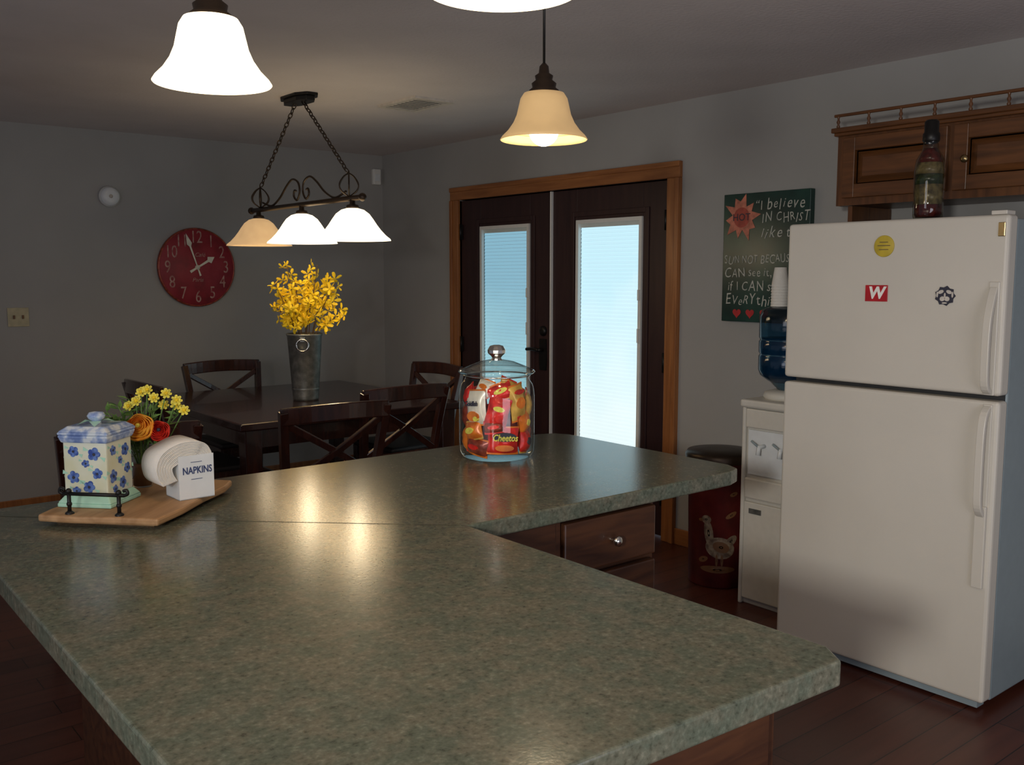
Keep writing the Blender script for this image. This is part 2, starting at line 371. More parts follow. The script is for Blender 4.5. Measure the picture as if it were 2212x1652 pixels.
struct(MB().box(XW-.006,XW+.012,4.469,4.481,.02,DZ-.005).build('trim_4', M['white']))  # white weatherstrip stands in for light leaking between the two leaves

# ------------------------------------------------------------------ counter and cabinets
def countertop():
    pts = [(.35,.795),(1.240,.746),(1.272,.790),(1.264,1.715)]
    pts += [(2.22,1.715),(2.275,1.735),(2.300,1.79),(2.300,2.50),(2.27,2.555),(2.21,2.575),(.35,2.575)]
    t = thing('countertop', 'long grey-green mottled laminate countertop with a diagonal seam', 'countertop', (0,0,.868))
    MB().prism(pts, 0, .042).build('slab', M['counter'], t, bevel=.005, seg=3)
    a = Vector((1.258,1.720,0)); b = Vector((.36,2.565,0)); d = (b-a).normalized(); n = Vector((-d.y,d.x,0))*.0014
    MB().add([tuple(a+n),tuple(b+n),tuple(b-n),tuple(a-n)], [(0,1,2,3)]).build('seam', M['seam'], t, loc=(0,0,.0424))
countertop()
def knob(parent, T, mat):
    MB().lathe([(.006,0),(.006,.012),(.010,.015),(.0145,.021),(.014,.027),(.006,.031),(.001,.032)], T=T, n=20).build('knob', mat, parent)
t = thing('base_cabinet', 'brown wood base cabinet with drawers beneath the short arm of the counter', 'cabinet', (1.215,1.745,0))
MB().box(0,.725,.02,.78,.10,.866).box(0,.725,.07,.78,0,.10).build('body', M['dkcab'], t)
MB().box(0,.345,0,.02,.105,.866).box(.345,.365,0.004,.02,.105,.866).build('face_panel', M['dkcab'], t, bevel=.002)
zz = [(.715,.852),(.50,.70),(.29,.485),(.115,.275)]
for a, b in zz:
    d = MB().box(.372,.712,-.004,.02,a,b).build('drawer', M['dkcab'], t, bevel=.005)
    knob(d, frame((.542,-.004,(a+b)/2),(1,0,0),(0,0,1)), M['chrome'])
t = thing('base_cabinet', 'brown wood cabinet run carrying the long wide counter in the foreground', 'cabinet', (.62,.83,0))
MB().box(0,.575,0,1.71,.10,.866).box(.06,.52,.05,1.67,0,.10).build('body', M['dkcab'], t)
MB().box(.02,.55,-.012,0,.12,.85).build('end_panel', M['dkcab'], t, bevel=.004)
for k in range(2):
    y0 = .02+k*.43
    d = MB().box(.575,.592,y0,y0+.40,.72,.85).build('drawer', M['dkcab'], t, bevel=.004)
    knob(d, frame((.592,y0+.2,.785),(0,1,0),(0,0,1)), M['chrome'])
    d = MB().box(.575,.592,y0,y0+.40,.12,.70).build('door', M['dkcab'], t, bevel=.004)
    knob(d, frame((.592,y0+.35,.62),(0,1,0),(0,0,1)), M['chrome'])

# ------------------------------------------------------------------ refrigerator
FX = 3.16; FY0 = 1.375; FY1 = 2.20
t = thing('refrigerator', 'white top-freezer refrigerator with magnets on its freezer door', 'refrigerator', (FX,FY0,0))
W = FY1-FY0
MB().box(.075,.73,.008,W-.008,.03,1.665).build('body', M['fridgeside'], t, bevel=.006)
MB().box(.062,.076,.015,W-.015,.05,1.66).build('gasket', M['gasket'], t)
fd = MB().box(0,.064,0,W,1.088,1.675).build('freezer_door', M['fridge'], t, bevel=.012, seg=3)
ld = MB().box(0,.064,0,W,.040,1.070).build('refrigerator_door', M['fridge'], t, bevel=.012, seg=3)
MB().box(.03,.08,.03,W-.03,.010,.038).build('kick_grille', M['fridgeside'], t)
for y in (.06,W-.06): MB().lathe([(.02,0),(.02,.03)],c=(.10,y,0),n=14,cap0=True,cap1=True).build('foot', M['gasket'], t)
h = MB(); pts = smooth_path([(-.008,.035,1.10),(-.035,.035,1.125),(-.042,.035,1.20),(-.040,.035,1.32),(-.02,.035,1.40),(-.002,.035,1.44)],4)
h.sweep(pts, .026, .016, up=(1,0,0)); h.box(-.006,.01,.018,.052,1.09,1.46); h.build('door_handle', M['fridge'], fd, bevel=.003)
h = MB(); pts = smooth_path([(-.002,.035,1.05),(-.030,.035,1.02),(-.042,.035,.94),(-.042,.035,.78),(-.036,.035,.72),(-.012,.035,.69)],4)
h.sweep(pts, .026, .016, up=(1,0,0)); h.box(-.014,.002,.018,.056,.44,.72); h.box(-.006,.004,.020,.050,.70,1.06); h.build('door_handle', M['fridge'], ld, bevel=.003)
MB().box(-.004,.003,.012,.034,1.605,1.650).build('hinge_cover', M['brass'], t, bevel=.002)
MB().box(.0,.06,.01,.06,1.675,1.688).build('hinge', M['fridge'], t, bevel=.002)
TT = frame((0,0,0),(0,-1,0),(0,0,1))
t = thing('magnet', 'round yellow magnet high on the freezer door', 'magnet', (FX-.001, 1.80, 1.583))
MB().lathe([(.038,0),(.038,.003),(.036,.004),(.001,.004)], T=TT, n=28).build('disc', M['sticky'], t)
for r_, w_ in ((.014,.016),(.002,.024),(-.012,.018)): MB().box(-w_,w_,r_-.0015,r_+.0015,.004,.0045, T=TT).build('printed_line', M['brass'], t)
t = thing('magnet', 'red rectangular magnet with a white letter W', 'magnet', (FX-.001, 1.822, 1.417))
MB().box(-.043,.043,-.029,.029,0,.003, T=TT).build('plate', M['wred'], t, bevel=.001)
MB().text('W', .058, TT @ Matrix.Translation((0,0,.0036)), .0006, bold=.0022, shear=.15).build('lettering', plain('bright_white_print',(.9,.88,.82),.5), t)
t = thing('magnet', 'dark and grey animal-face magnet near the freezer handle', 'magnet', (FX-.001, 1.572, 1.412))
m = MB(); pl = []
for i in range(18):
    a = 2*PI*i/18; r_ = .033+.003*(-1)**i; pl.append((r_*math.cos(a), r_*math.sin(a)*.95))
m.prism(pl, 0, .003, T=TT).build('plate', M['ink'], t)
# brow, cheeks, muzzle and ears of the face
for cx, cy, rx, ry, rt in ((-.014,.013,.010,.006,.4),(.014,.013,.010,.006,-.4),(-.008,-.010,.009,.008,.3),(.008,-.010,.009,.008,-.3),(-.026,.004,.003,.010,0),(.026,.004,.003,.010,0),(0,-.024,.009,.0025,0),(0,.002,.003,.008,0)):
    MB().prism([(cx+rx*math.cos(2*PI*i/14)*math.cos(rt)-ry*math.sin(2*PI*i/14)*math.sin(rt), cy+rx*math.cos(2*PI*i/14)*math.sin(rt)+ry*math.sin(2*PI*i/14)*math.cos(rt)) for i in range(14)], .003, .0045, T=TT).build('face_mark', M['vent'], t)

t = thing('decorative_bottle', 'tall dark glass bottle of layered peppers with stopper on the refrigerator', 'bottle', (3.27,1.705,1.676))
MB().lathe([(.046,0),(.050,.01),(.050,.06),(.052,.13),(.052,.17),(.046,.205),(.028,.240),(.024,.265),(.027,.270),(.027,.276)], n=32, cap0=True).build('glass_body', thin_glass('smoky_bottle_glass',(.70,.68,.60),.06), t)
MB().lathe([(.040,.008),(.046,.02),(.045,.050)], n=24, cap0=True, cap1=True).build('filling', M['paprika'], t)
MB().lathe([(.045,.051),(.046,.08),(.047,.120)], n=24, cap0=True, cap1=True).build('filling', M['corn'], t)
MB().lathe([(.047,.121),(.047,.14),(.046,.155)], n=24, cap0=True, cap1=True).build('filling', M['olive'], t)
MB().lathe([(.046,.156),(.045,.175),(.042,.195)], n=24, cap0=True, cap1=True).build('filling', M['corn'], t)
MB().lathe([(.041,.196),(.034,.220),(.022,.245)], n=24, cap0=True, cap1=True).build('filling', M['paprika'], t)
MB().lathe([(.022,.262),(.029,.272),(.028,.295),(.024,.300),(.024,.335),(.018,.342)], n=20, cap0=True, cap1=True).build('stopper', M['black'], t)

CX = 3.62
t = thing('wall_cabinet', 'oak wall cabinet with raised panel doors above the refrigerator', 'cabinet', (CX,1.30,1.77))
L = .99
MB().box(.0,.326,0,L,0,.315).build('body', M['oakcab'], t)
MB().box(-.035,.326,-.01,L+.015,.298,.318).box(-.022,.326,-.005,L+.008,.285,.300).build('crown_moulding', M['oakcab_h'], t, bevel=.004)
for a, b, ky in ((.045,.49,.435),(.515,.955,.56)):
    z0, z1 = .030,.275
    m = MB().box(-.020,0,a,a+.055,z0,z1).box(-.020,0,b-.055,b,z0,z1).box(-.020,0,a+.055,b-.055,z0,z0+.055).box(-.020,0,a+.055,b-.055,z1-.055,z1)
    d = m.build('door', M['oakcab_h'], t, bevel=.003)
    cyy=(a+b)/2; czz=(z0+z1)/2
    T_ = frame((-.002,cyy,czz),(0,-1,0),(0,0,1))
    MB().frust((b-a)/2-.055,(z1-z0)/2-.055,-.008,(b-a)/2-.055,(z1-z0)/2-.055,-.002,T=T_).frust((b-a)/2-.06,(z1-z0)/2-.06,-.002,(b-a)/2-.09,(z1-z0)/2-.085,.014,T=T_).build('raised_panel', M['oakcab_h'], d)
    knob(d, frame((-.020,ky,czz-.01),(0,-1,0),(0,0,1)), M['brass'])
MB().box(-.026,-.014,-.005,L+.008,.362,.374).build('gallery_rail', M['oakcab_h'], t, bevel=.003)
for k in range(8):
    y = .02+k*(L-.03)/7
    MB().lathe([(.005,.318),(.008,.324),(.004,.332),(.008,.342),(.004,.352),(.006,.363)], c=(-.020,y,0), n=10).build('spindle', M['oakcab'], t)
tag(MB().box(0,.31,0,.02,0,1.768).build('side_panel', M['oakcab'], loc=(3.635,2.222,0)), 'narrow oak side panel standing behind the refrigerator', 'panel')

# ------------------------------------------------------------------ water cooler, bottle, cups
t = thing('water_cooler', 'white floor-standing water cooler beside the refrigerator', 'water cooler', (3.44,2.29,0))
Wc = .315
MB().box(.02,.33,0,Wc,.0,.92).box(0,.02,0,.018,.0,.90).box(0,.02,Wc-.018,Wc,.0,.90).build('body', M['cool'], t, bevel=.006)
MB().box(-.012,.335,-.006,Wc+.006,.90,.935).build('top_cover', M['cool'], t, bevel=.01)
MB().box(.001,.02,.02,Wc-.02,.03,.475).build('lower_door', M['cool'], t, bevel=.005)
MB().box(-.001,.02,.02,Wc-.02,.49,.585).build('drip_panel', M['cool'], t, bevel=.008)
MB().box(.010,.022,.03,Wc-.03,.60,.80).build('dispenser_recess', M['enamelw'], t)
MB().box(-.001,.02,.02,Wc-.02,.81,.895).build('control_panel', M['cool'], t, bevel=.006)
for y in (.20,.09):
    tp = MB().tube([(.01,y,.735),(-.03,y,.735),(-.035,y,.70)],.010).build('tap', M['enamelw'], t)
    MB().tube([(-.03,y,.735),(-.045,y+.030,.762)],.005).build('lever', M['fridgeside'], tp)
MB().box(-.002,.002,Wc-.115,Wc-.05,.425,.448).build('name_plate', M['galv'], t)
MB().lathe([(.10,.935),(.11,.945),(.10,.965),(.06,.975)], c=(.16,.19,0), n=32, cap1=True).build('collar', M['cool'], t)
t = thing('water_bottle', 'blue five-gallon water bottle upside down on the white cooler', 'water bottle', (3.60,2.48,.955))
pr = [(.028,.0),(.03,.03),(.09,.06),(.125,.085),(.134,.11),(.134,.17),(.128,.178),(.134,.188),(.134,.235),(.128,.243),(.134,.253),(.134,.345),(.122,.375),(.09,.388),(.01,.385)]
MB().lathe(pr, n=40).build('bottle_shell', M['blueglass'], t)
MB().lathe([(.026,.0),(.087,.062),(.122,.088),(.129,.12),(.129,.25)], n=36, cap0=True, cap1=True).build('water', plain('blue_water',(.03,.10,.15),.15,var=.1), t)
for k in range(8):
    o = MB().lathe([(.038,0),(.039,.004),(.037,.006),(.026,.082),(.024,.083),(.001,.083)], n=24).build('paper_cup', M['paper'], loc=(3.560,2.512,1.345+k*.0125))
    tag(o, 'upside-down white paper cup stacked on the blue water bottle', 'cup', 'paper cups stacked on the bottle')

# ------------------------------------------------------------------ trash bin with painted goose
t = thing('trash_can', 'tall red tin bin with a painted goose between door and cooler', 'bin', (3.62,2.865,0))
MB().lathe([(.135,.0),(.140,.01),(.150,.60),(.156,.61),(.156,.62)], n=40, cap0=True).build('body', M['binred'], t)
MB().lathe([(.163,.60),(.166,.63),(.155,.645),(.06,.655),(.001,.655)], n=40).build('lid', M['iron'], t)
for s_ in (-1,1):
    a = math.atan2(-.78,-.62)+s_*PI/2
    cx, cy = .152*math.cos(a), .152*math.sin(a)
    MB().tube(smooth_path([(cx,cy,.57),(cx*1.18,cy*1.18,.55),(cx*1.2,cy*1.2,.50),(cx,cy,.48)]),.005).build('handle', M['black'], t)
phi0 = math.atan2(-2.865,-3.62)
def on_bin(poly, off=.0015):
    out = []
    for x, z in poly:
        rr = .140+(.150-.140)*z/.6+off; a = phi0+x/rr
        out.append((rr*math.cos(a), rr*math.sin(a), z))
    return out
def fanpoly(m, cx, cz, rx, rz, off, mi=0, rot=0):
    rings = 4; n = 20; vs = [(cx,cz)]
    for j in range(1, rings+1):
        for i in range(n):
            a = 2*PI*i/n; x = rx*j/rings*math.cos(a); z = rz*j/rings*math.sin(a)
            vs.append((cx+x*math.cos(rot)-z*math.sin(rot), cz+x*math.sin(rot)+z*math.cos(rot)))
    fs = [(0,1+i,1+(i+1)%n) for i in range(n)]
    for j in range(rings-1):
        for i in range(n): fs.append((1+j*n+i,1+j*n+(i+1)%n,1+(j+1)*n+(i+1)%n,1+(j+1)*n+i))
    m.add(on_bin(vs, off), fs, True, mi)
m = MB()
fanpoly(m,.01,.20,.070,.052,.0015,0,-.2); fanpoly(m,.062,.235,.035,.020,.0016,0,.7)
fanpoly(m,-.045,.27,.022,.065,.0017,0,.15); fanpoly(m,-.058,.335,.024,.020,.0018,0)
fanpoly(m,.015,.205,.040,.026,.0025,1,-.3); fanpoly(m,-.086,.330,.012,.007,.002,1)
fanpoly(m,-.005,.14,.006,.03,.002,1); fanpoly(m,.02,.14,.006,.03,.002,1)
m.build('painted_goose', [M['goose'],M['goosebr']], t, recalc=False)
for args in ((0,.095,.085,.018,.0012,0),(-.07,.14,.025,.014,.002,0,.4),(-.02,.50,.05,.015,.002,0,.3),(.07,.46,.02,.010,.002,0,.3),(.06,.36,.03,.012,.002,0,.5)):
    m = MB(); fanpoly(m,*args); m.build('painted_foliage', M['goosebr'], t, recalc=False)

# ------------------------------------------------------------------ canvas sign
t = thing('canvas_sign', 'dark green painted canvas with white handwriting and a pinkish sun', 'sign', (XW-.001,2.86,1.567))
TS = frame((-.036,0,0),(0,-1,0),(0,0,1))
MB().box(-.035,0,-.252,.252,-.318,.318).build('canvas', M['canv'], t, bevel=.003)
hr = random.Random(3)
def L_(s_, x, y, sz, sq=.85, sh=.1):
    cx = x
    for wd_ in s_.split(' '):
        m = MB()
        for ch in wd_:
            z = sz*hr.uniform(.88,1.16); 
            Tm = TS @ Matrix.Translation((cx,y+sz*hr.uniform(-.07,.07),.0004)) @ Matrix.Rotation(R(hr.uniform(-8,10)),4,'Z')
            m.text(ch, z, Tm, .0005, align='LEFT', shear=sh+hr.uniform(-.10,.14), squash=sq*hr.uniform(.9,1.1), bold=-.0003)
            cx += m.adv+sz*.05
        m.build('lettering', M['chalk'], t); cx += sz*.24
L_('\u201cI believe', -.065, .255, .070, .80, .25); L_('IN CHRIST', -.020, .188, .064, .76); L_('like the', -.02, .118, .070, .85, .25)
L_('SUN NOT BECAUSE I', -.240, -.008, .056, .74); L_('CAN see it, BUT', -.240, -.075, .062, .84); L_('if I CAN see', -.215, -.142, .068, .85); L_('EVeRYthing', -.230, -.210, .070, .85)
pl = []
for i in range(20):
    a = 2*PI*i/20+.1; r_ = (.132 if i%4 == 0 else .110) if i % 2 == 0 else .064+.01*(i%3); pl.append((-.140+r_*math.cos(a)*.88, .200+r_*math.sin(a)*.95))
MB().prism([(min(.2,max(-.25,x)),min(.316,y)) for x,y in pl], 0, .0008, T=TS).build('painted_sun', M['sunorange'], t)
MB().prism([(-.140+.048*math.cos(2*PI*i/24), .200+.050*math.sin(2*PI*i/24)) for i in range(24)], .0008, .0011, T=TS).build('sun_centre', plain('brick_sun_centre',(.36,.06,.04),.5,var=.3), t)
MB().text('HOT', .050, TS @ Matrix.Translation((-.140,.200,.0014)), .0004).build('lettering', M['ink'], t)
for hx in (-.155,-.075,.01):
    pl = []
    for i in range(24):
        a = 2*PI*i/24; pl.append((hx+.0016*16*math.sin(a)**3, -.275+.0016*(13*math.cos(a)-5*math.cos(2*a)-2*math.cos(3*a)-math.cos(4*a))))
    MB().prism(pl, 0, .0008, T=TS).build('painted_heart', M['wred'], t)

# ------------------------------------------------------------------ things on the clock wall
t = thing('wall_clock', 'large round red wall clock with cream numerals', 'clock', (2.452,YW-.001,1.535))
TC = frame((0,0,0),(1,0,0),(0,0,1))
MB().lathe([(.262,0),(.262,.022),(.256,.028),(.001,.028)], T=TC, n=64).build('face', M['clockred'], t)
MB().lathe([(.262,0),(.268,.01),(.267,.026),(.260,.031),(.257,.0285)], T=TC, n=64).build('rim', M['bagmaroon'], t)
for k in range(1,13):
    a = PI/2-k*PI/6; MB().text(str(k), .118, TC @ Matrix.Translation((.202*math.cos(a), .202*math.sin(a), .029)), .0006, squash=.74).build('numeral', M['clockink'], t)
MB().text('Paris', .040, TC @ Matrix.Translation((.0,-.085,.029)), .0005, shear=.3).build('lettering', M['clockink'], t)
MB().text('Caf\u00e9', .040, TC @ Matrix.Translation((.02,.085,.029)), .0005, shear=.3).build('lettering', M['clockink'], t)
def hand(name, ang, ln, w):
    m = MB(); Tm = TC @ Matrix.Translation((0,0,.034)) @ Matrix.Rotation(-ang,4,'Z')
    m.prism([(-w*.5,-.06),(w*.5,-.06),(w*.3,0),(w*.45,ln*.62),(w*1.4,ln*.70),(0,ln),(-w*1.4,ln*.70),(-w*.45,ln*.62),(-w*.3,0)],0,.002,T=Tm)
    m.build(name, M['cream'], t)
hand('hour_hand', R(59), .140, .018); hand('minute_hand', R(-18), .240, .013)
MB().lathe([(.016,.028),(.016,.038),(.001,.040)], T=TC, n=20).build('hand_hub', M['cream'], t)
t = thing('thermostat', 'small round white device on the wall upper left of the clock', 'thermostat', (1.90,YW,1.985))
MB().lathe([(.066,.0),(.066,.022),(.060,.030)], T=TC, n=36, cap0=True).build('base_ring', M['white'], t)
MB().lathe([(.060,.024),(.056,.040),(.030,.046),(.001,.047)], T=TC, n=36).build('dial_cover', M['enamelw'], t)
MB().lathe([(.012,.044),(.012,.049),(.001,.050)], c=(.0,.0,0), T=TC, n=20).build('indicator', M['vent'], t)
t = thing('light_switch', 'ivory double light switch plate low on the left wall', 'switch', (1.33,YW,1.225))
MB().box(-.06,.06,-.058,.058,0,.006,T=TC).build('plate', plain('ivory_plastic',(.46,.41,.26),.4), t, bevel=.002)
for x in (-.025,.025): MB().box(x-.005,x+.005,-.010,.012,.006,.016,T=TC).build('toggle', M['goosebr'], t, bevel=.001)
t = thing('motion_sensor', 'small white motion sensor high in the room corner', 'sensor', (3.885,YW,2.235))
MB().box(-.035,.035,-.06,.06,0,.035,T=TC).build('housing', M['white'], t, bevel=.008)
MB().box(-.022,.022,-.035,.02,.035,.040,T=TC).build('lens', M['enamelw'], t, bevel=.004)
t = thing('ceiling_vent', 'rectangular metal air vent in the ceiling', 'vent', (2.90,4.39,ZC))
m = MB(); a_, b_ = .125,.185
m.box(-a_,a_,-b_,-b_+.03,-.012,0).box(-a_,a_,b_-.03,b_,-.012,0).box(-a_,-a_+.03,-b_+.03,b_-.03,-.012,0).box(a_-.03,a_,-b_+.03,b_-.03,-.012,0)
m.build('frame', M['vent'], t); MB().box(-a_+.03,a_-.03,-b_+.03,b_-.03,-.003,0).build('duct_opening', M['ventdark'], t)
for k in range(8):
    y = -.135+k*.0385
    MB().box(-a_+.03,a_-.03,y-.007,y+.007,-.012,-.010).build('slat', M['vent'], t)

# ------------------------------------------------------------------ pendants
def bell(Rr, H):
    base = [(.30,1.0),(.46,.97),(.535,.86),(.575,.70),(.62,.52),(.70,.35),(.82,.19),(.95,.07),(1.0,.0),(.985,-.015),(.93,.05),(.80,.165)]
    return [(r_*Rr, z*H) for r_, z in base]
def pendant(x, y, z, shade, bulb, label, power, rr=.106, bz=.020, col=(1,.80,.52)):
    t = thing('pendant_lamp', label, 'lamp', (x,y,z), group=None)
    MB().lathe(bell(rr,.112), n=56).build('shade', shade, t)
    MB().lathe([(.034,.106),(.036,.116),(.028,.122),(.030,.132),(.020,.140),(.022,.150),(.013,.156),(.011,.172),(.004,.180)], n=28, cap1=True).build('cap', M['iron'], t)
    MB().tube([(0,0,.178),(0,0,ZC-z-.02)], .0032, n=8).build('cord', M['black'], t)
    MB().lathe([(.058,ZC-z-.0),(.056,ZC-z-.018),(.02,ZC-z-.03),(.001,ZC-z-.03)], n=32).build('ceiling_canopy', M['iron'], t)
    MB().ball((0,0,bz), .036, 24, sz=1.0).tube([(0,0,bz+.03),(0,0,.10)],.014,n=12).build('bulb', bulb, t)
    l = bpy.data.lights.new('bulb_light','POINT'); l.energy = power; l.color = col; l.shadow_soft_size = .04
    lo = bpy.data.objects.new('bulb_light', l); C.objects.link(lo); lo.location = (x,y,z-.055)
pendant(.671,1.656,1.814, M['shade_hot'], M['bulb'], 'glowing white bell pendant lamp on the left over the counter', .8, .101, .045)
pendant(1.542,1.776,1.807, M['shade_amber'], M['bulb'], 'amber glass bell pendant lamp with its bulb showing', 3)
pendant(.803,1.009,1.851, M['shade_hot'], M['bulb'], 'nearest pendant lamp whose glowing rim is cut by the photo top', .8, .103, .045)

# ------------------------------------------------------------------ chandelier
CHX, CHY = 2.32, 4.60
t = thing('chandelier', 'wrought iron chandelier with three bell glass shades over the dining table', 'chandelier', (CHX,CHY,ZC))
pl = [(-.065,-.08),(-.03,-.15),(.03,-.15),(.065,-.08),(.065,.08),(.03,.15),(-.03,.15),(-.065,.08)]
MB().prism(pl,-.012,0).prism([(x*.8,y*.85) for x,y in pl],-.035,-.012).build('ceiling_canopy', M['black'], t, bevel=.003)
def chain(p0, p1):
    m = MB(); p0 = Vector(p0); p1 = Vector(p1); d = p1-p0; n = int(d.length/.030); dn = d.normalized()
    a = dn.cross(Vector((1,0,0))).normalized(); b = dn.cross(a)
    for i in range(n):
        c = p0+d*((i+.5)/n); s_ = a if i%2 else b
        m.tube([tuple(c+dn*.021*math.cos(q*PI/5)+s_*.010*math.sin(q*PI/5)) for q in range(10)], .0030, n=5, closed=True)
    return m
chain((0,.045,-.035),(0,.49,-.425)).build('chain', M['iron'], t); chain((0,-.045,-.035),(0,-.49,-.425)).build('chain', M['iron'], t)
MB().tube([(0,-.62,-.552),(0,.62,-.552)],.013,n=14).ball((0,-.625,-.552),.020,14).ball((0,.625,-.552),.020,14).build('bar', M['iron'], t)
for s_ in (-1,1):
    m = MB()
    for k in range(6):
        a = k*PI/3; m.tube(smooth_path([(.006*math.cos(a),s_*.50+.006*math.sin(a),-.54),(.042*math.cos(a),s_*.50+.042*math.sin(a),-.515),(.052*math.cos(a),s_*.50+.052*math.sin(a),-.485),(.030*math.cos(a),s_*.50+.030*math.sin(a),-.450),(.003*math.cos(a),s_*.50+.003*math.sin(a),-.432)],5),.0035,n=6)
    m.tube([(0,s_*.50,-.552),(0,s_*.50,-.42)],.004)
    m.build('cage_ornament', M['iron'], t)
    MB().tube(smooth_path([(0,s_*.47,-.515),(0,s_*.36,-.538),(0,s_*.26,-.505),(0,s_*.17,-.445),(0,s_*.10,-.415),(0,s_*.035,-.435),(0,s_*.018,-.485),(0,s_*.05,-.525),(0,s_*.085,-.505),(0,s_*.078,-.475),(0,s_*.058,-.478)],6),.0055,n=8).build('scroll', M['iron'], t)
for i, y in enumerate((.53,0,-.53)):
    mt = M['shade_mid'] if i == 0 else M['shade_chand']
    base = [(.16,1.0),(.30,.95),(.44,.82),(.54,.65),(.63,.48),(.74,.30),(.87,.13),(.98,.02),(1.0,-.03),(.96,.0)]
    MB().lathe([(r_*.182, z*.148-.748) for r_, z in base], c=(0,y,0), n=48).build('shade', mt, t)
    MB().lathe([(.012,-.555),(.014,-.58),(.028,-.584),(.032,-.598),(.024,-.606)], c=(0,y,0), n=20, cap1=True).build('socket', M['iron'], t)
    MB().ball((0,y,-.70),.032,16).build('bulb', M['bulb'], t)
    l = bpy.data.lights.new('bulb_light','POINT'); l.energy = 1.6 if i else .5; l.color = (1,.80,.52); l.shadow_soft_size = .045
    lo = bpy.data.objects.new('bulb_light', l); C.objects.link(lo); lo.location = (CHX,CHY+y,ZC-.79)

# ------------------------------------------------------------------ dining table and chairs
t = thing('dining_table', 'dark cherry square dining table under the chandelier', 'table', (2.525,5.10,0))
a_, b_ = .675,.73
MB().box(-a_,a_,-b_,b_,.72,.76).build('tabletop', M['tabletop'], t, bevel=.008, seg=3)
MB().box(-a_+.08,a_-.08,-b_+.08,-b_+.105,.62,.72).box(-a_+.08,a_-.08,b_-.105,b_-.08,.62,.72).box(-a_+.08,-a_+.105,-b_+.105,b_-.105,.62,.72).box(a_-.105,a_-.08,-b_+.105,b_-.105,.62,.72).build('apron', M['cherry'], t)
for sx in (-1,1):
    for sy in (-1,1):
        MB().frust(.034,.034,0,.045,.045,.72, T=Matrix.Translation((sx*(a_-.085),sy*(b_-.085),0))).build('leg', M['cherry'], t, bevel=.004)
def make_chair(label, loc, rz):
    t = thing('dining_chair', label, 'chair', loc, rz, None)
    H = .925
    MB().box(-.225,.225,-.20,.225,.445,.478).build('seat', M['seatfab'], t, bevel=.014, seg=3)
    MB().box(-.205,.205,.185,.205,.385,.445).box(-.205,.205,-.195,-.175,.385,.445).box(-.21,-.19,-.175,.185,.385,.445).box(.19,.21,-.175,.185,.385,.445).build('seat_frame', M['cherry'], t)
    for s_ in (-1,1):
        MB().bar((s_*.200,.195,0),(s_*.200,.195,.445),.032,.032,up=(0,1,0),w1=.042,h1=.042).build('leg', M['cherry'], t, bevel=.003)
        pts = smooth_path([(s_*.205,-.235,0),(s_*.205,-.205,.22),(s_*.208,-.198,.45),(s_*.222,-.225,.68),(s_*.244,-.275,H-.012)],5)
        MB().sweep(pts, .034, .036, up=(1,0,0)).build('leg', M['cherry'], t, bevel=.003)
    n = 12; pts = [(-.252+.504*i/n, -.268-.030*math.sin(PI*i/n), H-.035+.010*math.sin(PI*i/n)) for i in range(n+1)]
    MB().sweep(pts, .024, .075, up=(0,0,1)).build('top_rail', M['cherry'], t, bevel=.006)
    pts = [(-.215+.43*i/n, -.212-.012*math.sin(PI*i/n), .565) for i in range(n+1)]
    MB().sweep(pts, .020, .045).build('lower_rail', M['cherry'], t, bevel=.003)
    for s_ in (-1,1):
        pts = smooth_path([(-s_*.215,-.216,.58),(0,-.262-s_*.004,.72),(s_*.222,-.262,H-.07)],6)
        MB().sweep(pts, .018, .030, up=(0,-.2,1)).build('cross_slat', M['cherry'], t, bevel=.003)
    MB().box(-.19,.19,-.21,-.19,.16,.19).build('stretcher', M['cherry'], t)
    for s_ in (-1,1): MB().box(s_*.2-.008,s_*.2+.008,-.19,.18,.20,.23).build('stretcher', M['cherry'], t)
    return t
c0 = make_chair('dark cross-back dining chair nearest the counter middle with lit top rail', (1.985,3.90,0), R(-3))
dup(c0, (2.555,4.27,0), R(2), 'dark cross-back chair pushed in behind the snack jar, left of the doors')
dup(c0, (3.11,4.90,0), R(92), 'dark cross-back chair on the door side of the table')
dup(c0, (1.87,5.02,0), R(-88), 'dark cross-back chair at the left side of the table, behind the flowers')
dup(c0, (1.10,3.84,0), R(-2), 'dark cross-back chair directly behind the floral canister and wooden tray')
dup(c0, (2.40,5.66,0), R(180), 'dark cross-back chair at the far side of the table below the clock')

# ------------------------------------------------------------------ metal vase with yellow branches
VX, VY, VZ = 2.53, 5.02, .76
t = thing('metal_vase', 'tall galvanised metal vase on the dining table', 'vase', (VX,VY,VZ))
MB().lathe([(.072,.0),(.074,.012),(.099,.372),(.104,.378),(.104,.388),(.099,.388),(.070,.02)], n=40, cap0=True).lathe([(.0785,.06),(.0805,.066),(.0800,.073)], n=40).build('body', M['galv'], t)
va = math.atan2(-VY,-VX)
ca = Vector((math.cos(va-.12), math.sin(va-.12), 0)); sa = Vector((-math.sin(va), math.cos(va), 0))
m = MB(); c = ca*.108+Vector((0,0,.325))
m.tube([tuple(c+sa*.034*math.cos(q*PI/9)+Vector((0,0,.034*math.sin(q*PI/9)))) for q in range(18)], .005, n=6, closed=True)
m.build('ring_handle', M['chrome'], t)
MB().box(-.014,.014,-.004,.008,.345,.372, T=Matrix.Translation(tuple(ca*.100)) @ Matrix.Rotation(va+PI/2,4,'Z')).build('ring_bracket', M['galv'], t)
